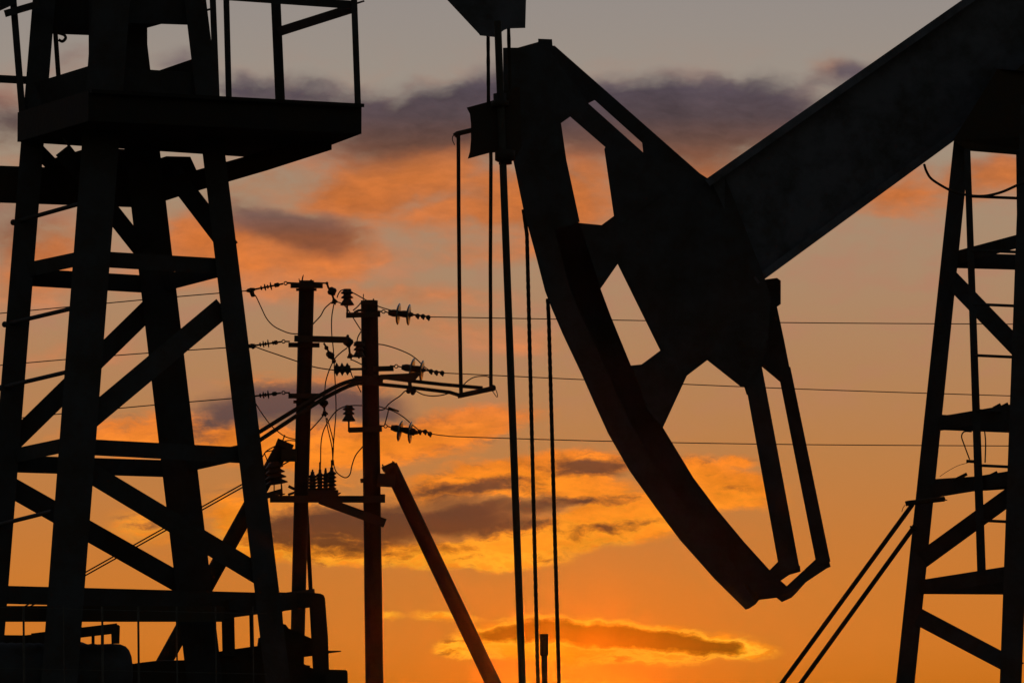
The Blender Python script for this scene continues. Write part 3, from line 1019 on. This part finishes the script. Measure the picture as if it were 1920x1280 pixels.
# span wires
spans = (
    (((806, 594), (1150, 600), (1500, 605), (1960, 608)), (-0.2, 6), 'highest of three power lines running right from the glass insulators'),
    (((831, 699), (1150, 714), (1500, 729), (1960, 744)), (-0.2, 6), 'middle of three power lines running right from the glass insulators'),
    (((808, 813), (835, 816.5), (880, 819), (1150, 827), (1500, 833), (1960, 836)), (-0.2, 6), 'lowest of three power lines running right from the glass insulators'),
    (((464, 545), (300, 559), (120, 576), (-60, 593)), (-0.2, 6), 'highest of three power lines running left behind the nearer tower'),
    (((466, 649), (300, 660), (120, 674), (-60, 690)), (-0.2, 6), 'middle of three power lines running left behind the nearer tower'),
    (((456, 745), (300, 758), (120, 775), (-60, 793)), (-0.2, 6), 'lowest of three power lines running left behind the nearer tower'),
)
for pts, (d0, d1), lab in spans:
    n = len(pts)
    x0, x1 = pts[0][0], pts[-1][0]
    pp = [P(x, y, d0 + (d1 - d0) * abs((x - x0) / (x1 - x0))) for x, y in pts]
    e = pp[-1] + (pp[-1] - pp[-2]) * 1.0
    o = MB().tube(curve(pp + [e], 8), 1.05 * u, 6).build('power_line', M_WIRE, None)
    tag(o, lab, 'power line', 'power lines on the utility poles')
for k, (pa, pb) in enumerate((((560, 848), (100, 1106)), ((560, 854), (100, 1112)))):
    a, b = P(*pa, 0.1), P(*pb, 1.5)
    o = MB().tube([a, b, ground_hit(a, b)], 1.35 * u, 6).build('guy_wire', M_WIRE, None)
    tag(o, ('upper' if k == 0 else 'lower') + ' of two close guy wires slanting down behind the nearer tower', 'guy wire', 'guy wires of the left pole')

# =================================================================== GROUND AND AIR
mb = MB()
N, R0 = 36, 900.0
vs, fs = [], []
for j in range(N + 1):
    for i in range(N + 1):
        x, y = (i / N - 0.5) * 2 * R0, (j / N - 0.5) * 2 * R0 + 300
        vs.append((x, y, -0.02 + 0.02 * math.sin(x * .05) * math.cos(y * .04)))
for j in range(N):
    for i in range(N):
        q = j * (N + 1) + i
        fs.append((q, q + 1, q + N + 2, q + N + 1))
mb.add(vs, fs, True)
tag(mb.build('ground', M_EARTH), kind='structure')

hz = MB().hexa([Vector(p) for p in ((-920, -620, 9.6), (920, -620, 9.6), (920, 1220, 9.6), (-920, 1220, 9.6), (-920, -620, -1.1), (920, -620, -1.1), (920, 1220, -1.1), (-920, 1220, -1.1))])
mh = bpy.data.materials.new('lens_glare_haze')  # thin volume added so forward-scattered sun imitates lens glare
mh.use_nodes = True
nt = mh.node_tree
nt.nodes.clear()
out = nt.nodes.new('ShaderNodeOutputMaterial')
pv = nt.nodes.new('ShaderNodeVolumePrincipled')
pv.inputs['Color'].default_value = (0.95, 0.90, 0.85, 1)
pv.inputs['Density'].default_value = 0.000020
pv.inputs['Anisotropy'].default_value = 0.987
pv.inputs['Density Attribute'].default_value = ''
pv.inputs['Temperature Attribute'].default_value = ''
nt.links.new(pv.outputs['Volume'], out.inputs['Volume'])
tag(hz.build('haze', mh), kind='stuff')

# =================================================================== SKY
SUN_EL, SUN_AZ = math.radians(2.2), math.radians(0.66)
w = bpy.data.worlds.new('World')
SC.world = w
w.use_nodes = True
nt = w.node_tree
nt.nodes.clear()
ND, LK = nt.nodes, nt.links


def node(t, **kw):
    n = ND.new(t)
    for k, v in kw.items():
        setattr(n, k, v)
    return n


def inp(sock, v):
    if isinstance(v, bpy.types.NodeSocket):
        LK.new(v, sock)
    else:
        sock.default_value = v


def math_(op, a, b=None, c=None, clamp=False):
    n = node('ShaderNodeMath', operation=op, use_clamp=clamp)
    for s, v in zip(n.inputs, (a, b, c)):
        if v is not None:
            inp(s, v)
    return n.outputs[0]


def sstep(v, lo, hi):
    n = node('ShaderNodeMapRange', interpolation_type='SMOOTHSTEP')
    inp(n.inputs['Value'], v)
    n.inputs['From Min'].default_value = lo
    n.inputs['From Max'].default_value = hi
    return n.outputs['Result']


def mix(f, a, b, blend='MIX'):
    n = node('ShaderNodeMix', data_type='RGBA', blend_type=blend)
    inp(n.inputs['Factor'], f)
    inp(n.inputs['A'], a)
    inp(n.inputs['B'], b)
    return n.outputs['Result']


# sky coordinates: azimuth and elevation in degrees (azimuth 0 = towards +Y)
tc = node('ShaderNodeTexCoord')
sx = node('ShaderNodeSeparateXYZ')
LK.new(tc.outputs['Generated'], sx.inputs[0])
yy = math_('MAXIMUM', sx.outputs['Y'], 0.05)
AZ = math_('MULTIPLY', math_('DIVIDE', sx.outputs['X'], yy), 57.2958 * 0.9945)
EL = math_('MULTIPLY', math_('ARCTANGENT', math_('DIVIDE', sx.outputs['Z'], yy), None), 57.2958)
cb_ = node('ShaderNodeCombineXYZ')
inp(cb_.inputs['X'], AZ)
inp(cb_.inputs['Y'], EL)
SKY = cb_.outputs[0]
G = 186.17  # survey grid units per degree


def deg(x, y):
    return (x - 960) / G, 6.0 - (y - 640) / G


def vmath(op, a, b):
    n = node('ShaderNodeVectorMath', operation=op)
    inp(n.inputs[0], a)
    if op == 'SCALE':
        inp(n.inputs['Scale'], b)
    else:
        inp(n.inputs[1], b)
    return n.outputs['Vector']


def noise(vec, scale, detail=6, rough=0.55, out='Fac', off=(0, 0, 0), stretch=(1, 1, 1), dist=0.0):
    m = node('ShaderNodeMapping')
    LK.new(vec, m.inputs['Vector'])
    m.inputs['Location'].default_value = off
    m.inputs['Scale'].default_value = stretch
    n = node('ShaderNodeTexNoise')
    LK.new(m.outputs[0], n.inputs['Vector'])
    n.inputs['Scale'].default_value = scale
    n.inputs['Detail'].default_value = detail
    n.inputs['Roughness'].default_value = rough
    n.inputs['Distortion'].default_value = dist
    return n.outputs[out]


# warps so that no cloud keeps a clean outline
def jitter(vec, scale, amp, off, detail=6):
    return vmath('SCALE', vmath('SUBTRACT', noise(vec, scale, detail, 0.55, 'Color', off, (0.7, 1.1, 1)), (0.5, 0.5, 0.5)), amp)


WARP = vmath('ADD', SKY, vmath('ADD', jitter(SKY, 1.0, 0.36, (3.1, 7.7, 0), 3), jitter(SKY, 3.2, 0.20, (8.4, 1.7, 0), 3)))
WLOW = vmath('ADD', SKY, vmath('ADD', jitter(SKY, 1.1, 0.30, (2.1, 5.7, 0)), vmath('ADD', jitter(SKY, 4.0, 0.13, (6.4, 2.7, 0)), jitter(SKY, 11.0, 0.05, (1.4, 9.7, 0)))))


def pair(vec, s1, s2, stretch, off, detail, rough):
    return (math_('SUBTRACT', noise(vec, s1, detail, rough, 'Fac', off, stretch), 0.5), math_('SUBTRACT', noise(vec, s2, detail, rough, 'Fac', (off[1], off[0], 0), stretch), 0.5))


HIGH = (WARP,) + pair(WARP, 1.9, 5.0, (0.60, 1.25, 1), (1.3, 2.9, 0), 5, 0.52)
LOW = (WLOW,) + pair(WLOW, 2.4, 7.0, (0.55, 1.7, 1), (4.3, 7.9, 0), 9, 0.62)


def field(blobs, warp):
    acc = None
    for x, y, rx, ry, rot, wt in blobs:
        a, e = deg(x, y)
        m = node('ShaderNodeMapping', vector_type='TEXTURE')
        LK.new(warp, m.inputs['Vector'])
        m.inputs['Location'].default_value = (a, e, 0)
        m.inputs['Rotation'].default_value = (0, 0, math.radians(rot))
        m.inputs['Scale'].default_value = (rx / G, ry / G, 1)
        g = node('ShaderNodeTexGradient', gradient_type='SPHERICAL')
        LK.new(m.outputs[0], g.inputs['Vector'])
        s = math_('MULTIPLY', g.outputs['Fac'], wt) if acc is None else math_('MULTIPLY_ADD', g.outputs['Fac'], wt, acc)
        acc = s
    return acc


def ramp_el(stops):
    """colour against elevation; stops given by survey row"""
    lo, hi = 0.0, 14.0
    mr = node('ShaderNodeMapRange')
    inp(mr.inputs['Value'], EL)
    mr.inputs['From Min'].default_value = lo
    mr.inputs['From Max'].default_value = hi
    r = node('ShaderNodeValToRGB')
    LK.new(mr.outputs[0], r.inputs['Fac'])
    ps = sorted(((deg(0, y)[1] - lo) / (hi - lo), srgb(*c)) for y, c in stops)
    els = r.color_ramp.elements
    els[0].position, els[0].color = ps[0]
    els[1].position, els[1].color = ps[-1]
    for p, c in ps[1:-1]:
        e = els.new(p)
        e.color = c
    return r.outputs['Color']


base = ramp_el([(-700, (124, 128, 142)), (-200, (142, 138, 138)), (0, (149, 140, 134)), (200, (158, 145, 131)), (350, (164, 140, 115)), (500, (170, 136, 106)),
                (700, (178, 130, 88)), (850, (187, 126, 71)), (1000, (197, 122, 56)), (1100, (203, 121, 47)), (1200, (206, 119, 40)), (1280, (200, 112, 28)), (1420, (180, 90, 10)), (1700, (190, 80, 20))])

ORANGE_HIGH = [
    (765, 305, 200, 75, 18, 1.2), (640, 372, 140, 55, 6, 1.1), (490, 325, 150, 60, 12, .6), (870, 345, 150, 65, 0, .7), (770, 405, 170, 46, 0, .5), (900, 405, 130, 46, 0, .55), (990, 380, 120, 75, 0, 1.3),
    (740, 360, 430, 190, 6, .55), (800, 280, 260, 70, 8, .5), (900, 468, 160, 40, 0, .7), (470, 505, 250, 75, 0, 1.25), (610, 475, 140, 65, 0, .95), (640, 555, 260, 48, 0, .8), (850, 560, 190, 36, 0, .75), (800, 615, 160, 34, 4, .6), (980, 640, 130, 40, 0, .5), (1000, 470, 90, 50, 0, .6), (720, 500, 150, 40, 0, .45), (380, 450, 130, 80, 0, .7),
    (1095, 392, 130, 110, 0, 1.35), (1090, 285, 100, 85, 0, .9), (1328, 322, 110, 48, 0, 1.4), (1690, 362, 200, 78, 0, 1.3), (1880, 326, 125, 62, 0, 1.5), (380, 450, 180, 90, 0, .8),
    (50, 530, 160, 80, 0, 1.3), (110, 465, 130, 90, 0, 1.1), (260, 540, 120, 60, 0, .6), (30, 330, 140, 90, 0, .55), (130, 665, 220, 60, 0, .55), (1555, 125, 70, 40, 0, .8), (860, 630, 280, 70, 0, .4),
    (10, 185, 110, 60, 0, .8), (130, 120, 90, 50, 0, .5), (530, 150, 60, 30, 0, .3), (820, 150, 90, 28, 12, .35), (1280, 150, 200, 24, 0, .3),
]
ORANGE_LOW = [
    (300, 815, 250, 66, 0, 1.15), (520, 838, 160, 50, 0, 1.3), (640, 832, 180, 62, 0, 1.25), (790, 825, 200, 62, 6, 1.3), (900, 790, 190, 44, 8, .95), (680, 715, 120, 36, 0, .7), (500, 722, 150, 32, 0, .6),
    (860, 905, 165, 42, 10, 1.35), (1000, 895, 185, 50, 8, 1.4), (1110, 862, 115, 34, 0, 1.3), (1080, 925, 180, 42, 0, 1.3), (1210, 965, 190, 44, 8, 1.25), (1050, 1000, 240, 36, 6, 1.35), (1190, 1000, 160, 32, 8, 1.0),
    (820, 1045, 290, 32, -1, 1.55), (960, 1035, 180, 32, 4, 1.15), (600, 1022, 160, 52, 0, 1.25), (560, 945, 120, 40, 0, .6),
    (1335, 900, 120, 54, -10, 1.35), (1385, 932, 110, 40, 4, 1.15), (1395, 868, 55, 18, 0, .95), (1270, 880, 90, 40, 0, .9),
    (270, 985, 115, 60, 0, .75), (430, 950, 85, 70, 0, .8), (465, 1010, 85, 70, 0, .9), (640, 905, 120, 36, 0, .55),
    (1090, 1228, 300, 22, -3, 1.0), (1150, 1193, 330, 43, -3, 1.5), (930, 1207, 140, 36, 0, 1.25), (1350, 1214, 140, 24, -5, 1.15), (870, 1215, 70, 24, 0, .8), (830, 1158, 85, 14, 0, .85), (728, 1162, 42, 12, 0, .85),
]
DARK_HIGH = [
    (820, 262, 260, 70, 6, .55), (1290, 250, 330, 130, 0, .5),
    (790, 212, 250, 80, 0, 1.35), (900, 170, 180, 62, 18, 1.05), (1010, 200, 190, 80, 0, .9), (1210, 195, 290, 72, 0, 1.35), (1420, 205, 250, 66, 0, 1.2), (1300, 262, 280, 105, 0, .85), (560, 165, 180, 52, -6, 1.15), (440, 165, 100, 48, 0, .9),
    (20, 225, 150, 85, 0, 1.1), (130, 110, 90, 50, 0, .5), (330, 120, 70, 40, 0, .7), (40, 430, 180, 110, 0, .75), (455, 398, 120, 62, -20, .85), (590, 442, 140, 62, -6, 1.5), (480, 430, 140, 50, 0, .6), (1595, 138, 100, 38, 0, 1.15), (970, 275, 190, 55, 0, .7), (700, 258, 190, 60, 8, .8), (1430, 148, 140, 34, 0, .6), (1150, 240, 120, 70, 0, .5),
]
DARK_LOW = [
    (450, 772, 150, 54, 8, 1.4), (620, 757, 180, 52, 0, 1.25), (720, 770, 90, 36, 0, .55), (640, 735, 150, 30, 0, .4),
    (840, 980, 250, 44, 0, 1.6), (640, 978, 190, 50, 0, 1.4), (690, 1024, 150, 30, 0, 1.2), (545, 1000, 110, 54, 0, 1.2), (1100, 876, 100, 36, 0, 1.7),
    (880, 924, 200, 24, 6, 1.3), (940, 950, 150, 20, 4, .6), (1090, 950, 150, 16, 6, 1.2), (1150, 992, 130, 15, 8, 1.1),
    (1100, 1188, 230, 28, 0, 2.1), (1240, 1198, 180, 23, -5, 1.9), (965, 1190, 110, 20, 3, 1.2), (1335, 1212, 80, 14, -6, 1.1),
]


def cloud(f, deck, a1, a2, where=None):
    """blob field broken up by noise that dies away outside the blobs"""
    warp, n1, n2 = deck
    n = math_('MULTIPLY_ADD', n1, a1, math_('MULTIPLY', n2, a2))
    return math_('MULTIPLY_ADD', n, math_('MULTIPLY_ADD', f if where is None else where, 1.5, 0.08, clamp=True), f)


FOH, FOL = field(ORANGE_HIGH, WARP), field(ORANGE_LOW, WLOW)
FKH, FKL = field(DARK_HIGH, WARP), field(DARK_LOW, WLOW)
OH = cloud(FOH, HIGH, 1.3, 0.9)
OL = cloud(FOL, LOW, 1.4, 1.1)
KH = cloud(FKH, HIGH, 1.25, 0.9)
KL = cloud(FKL, LOW, -2.5, -1.5, FOL)
o_col = ramp_el([(0, (176, 136, 112)), (250, (172, 108, 78)), (330, (188, 110, 62)), (430, (200, 116, 64)), (600, (202, 126, 80)), (760, (222, 122, 54)), (860, (238, 130, 40)), (960, (240, 136, 34)), (1200, (236, 138, 24)), (1400, (240, 130, 10))])
o_hot = ramp_el([(0, (176, 136, 112)), (330, (198, 112, 54)), (450, (208, 114, 52)), (700, (226, 126, 54)), (860, (248, 138, 34)), (1000, (250, 146, 34)), (1200, (255, 164, 28)), (1400, (255, 150, 10))])
k_hi = ramp_el([(100, (106, 92, 94)), (165, (84, 73, 82)), (220, (82, 67, 70)), (265, (106, 76, 66)), (310, (140, 88, 62)), (400, (118, 90, 82)), (445, (134, 80, 54)), (520, (128, 80, 60))])
k_lo = ramp_el([(700, (112, 80, 72)), (780, (98, 74, 70)), (870, (116, 70, 44)), (960, (98, 61, 42)), (1030, (112, 64, 30)), (1140, (112, 66, 10)), (1400, (110, 60, 4))])
om = math_('MULTIPLY', math_('MAXIMUM', sstep(OH, 0.02, 1.28), sstep(OL, 0.12, 0.85)), 0.97)
oh = math_('MULTIPLY', math_('MAXIMUM', math_('MULTIPLY', sstep(OH, 0.80, 1.9), 0.9), math_('MULTIPLY', sstep(OL, 0.45, 1.75), 0.9)), 0.95)
kh = math_('MULTIPLY', sstep(KH, 0.04, 1.22), 0.98)
kl = math_('MULTIPLY', sstep(KL, 0.06, 1.15), 0.97)
edge = math_('MULTIPLY', math_('SUBTRACT', sstep(KL, -0.12, 0.16), sstep(KL, 0.14, 0.50)), math_('MULTIPLY', math_('MULTIPLY', sstep(EL, 4.7, 2.8), 0.95), sstep(OL, 0.1, 0.5)))
pink = math_('MULTIPLY', sstep(math_('ADD', HIGH[1], math_('MULTIPLY', HIGH[2], 0.6)), -0.12, 0.30), math_('MULTIPLY', sstep(EL, 4.6, 6.2), sstep(EL, 9.2, 8.0)))
base = mix(math_('MULTIPLY', pink, 0.42), base, srgb(182, 122, 98))
c = mix(om, base, o_col)
c = mix(oh, c, o_hot)
c = mix(kh, c, k_hi)
c = mix(kl, c, k_lo)
c = mix(edge, c, srgb(255, 176, 46))
# uneven thickness: slow light and dark variation inside the clouds
tex = math_('MULTIPLY_ADD', math_('MULTIPLY_ADD', HIGH[1], 0.9, math_('MULTIPLY_ADD', HIGH[2], 0.35, math_('MULTIPLY', LOW[2], 0.45))), math_('MAXIMUM', om, kh), 1.0)
c = vmath('SCALE', c, tex)
# deeper orange round the sun, which sits just under the picture (the haze adds its own glow)
a, e = deg(1090, 1230)
m = node('ShaderNodeMapping', vector_type='TEXTURE')
LK.new(SKY, m.inputs['Vector'])
m.inputs['Location'].default_value = (a, e, 0)
m.inputs['Scale'].default_value = (2.6, 1.35, 1)
g = node('ShaderNodeTexGradient', gradient_type='QUADRATIC_SPHERE')
LK.new(m.outputs[0], g.inputs['Vector'])
c = mix(math_('MULTIPLY', g.outputs['Fac'], 0.70), c, srgb(212, 110, 2))

nish = node('ShaderNodeTexSky', sky_type='NISHITA', sun_disc=False, sun_elevation=SUN_EL, sun_rotation=SUN_AZ, altitude=50, air_density=1.2, dust_density=2.0)
bg1 = node('ShaderNodeBackground')
LK.new(nish.outputs[0], bg1.inputs['Color'])
bg1.inputs['Strength'].default_value = 0.08
bg2 = node('ShaderNodeBackground')
LK.new(c, bg2.inputs['Color'])
bg2.inputs['Strength'].default_value = 1.0
ms = node('ShaderNodeMixShader')
LK.new(sstep(sx.outputs['Y'], 0.35, 0.8), ms.inputs['Fac'])
LK.new(bg1.outputs[0], ms.inputs[1])
LK.new(bg2.outputs[0], ms.inputs[2])
wo = node('ShaderNodeOutputWorld')
LK.new(ms.outputs[0], wo.inputs['Surface'])

# sun: just below the picture, straight behind the jacks
sl = bpy.data.lights.new('sun', 'SUN')
sl.energy = 0.6
sl.angle = math.radians(0.5)
sl.color = (1.0, 0.11, 0.004)
so = bpy.data.objects.new('sun', sl)
COL.objects.link(so)
sd = Vector((math.sin(SUN_AZ) * math.cos(SUN_EL), math.cos(SUN_AZ) * math.cos(SUN_EL), math.sin(SUN_EL)))
so.rotation_euler = sd.to_track_quat('Z', 'Y').to_euler()
so.location = sd * 60

# =================================================================== CAMERA
cam = bpy.data.cameras.new('camera')
cam.lens = 200
cam.sensor_width = 36
cam.clip_start = 0.5
cam.clip_end = 5000
co = bpy.data.objects.new('camera', cam)
COL.objects.link(co)
co.location = EYE
co.rotation_euler = (math.radians(90) + PITCH, 0, 0)
SC.camera = co
SC.view_settings.view_transform = 'Standard'
SC.view_settings.look = 'None'
SC.view_settings.exposure = 0.0
SC.view_settings.gamma = 1.0
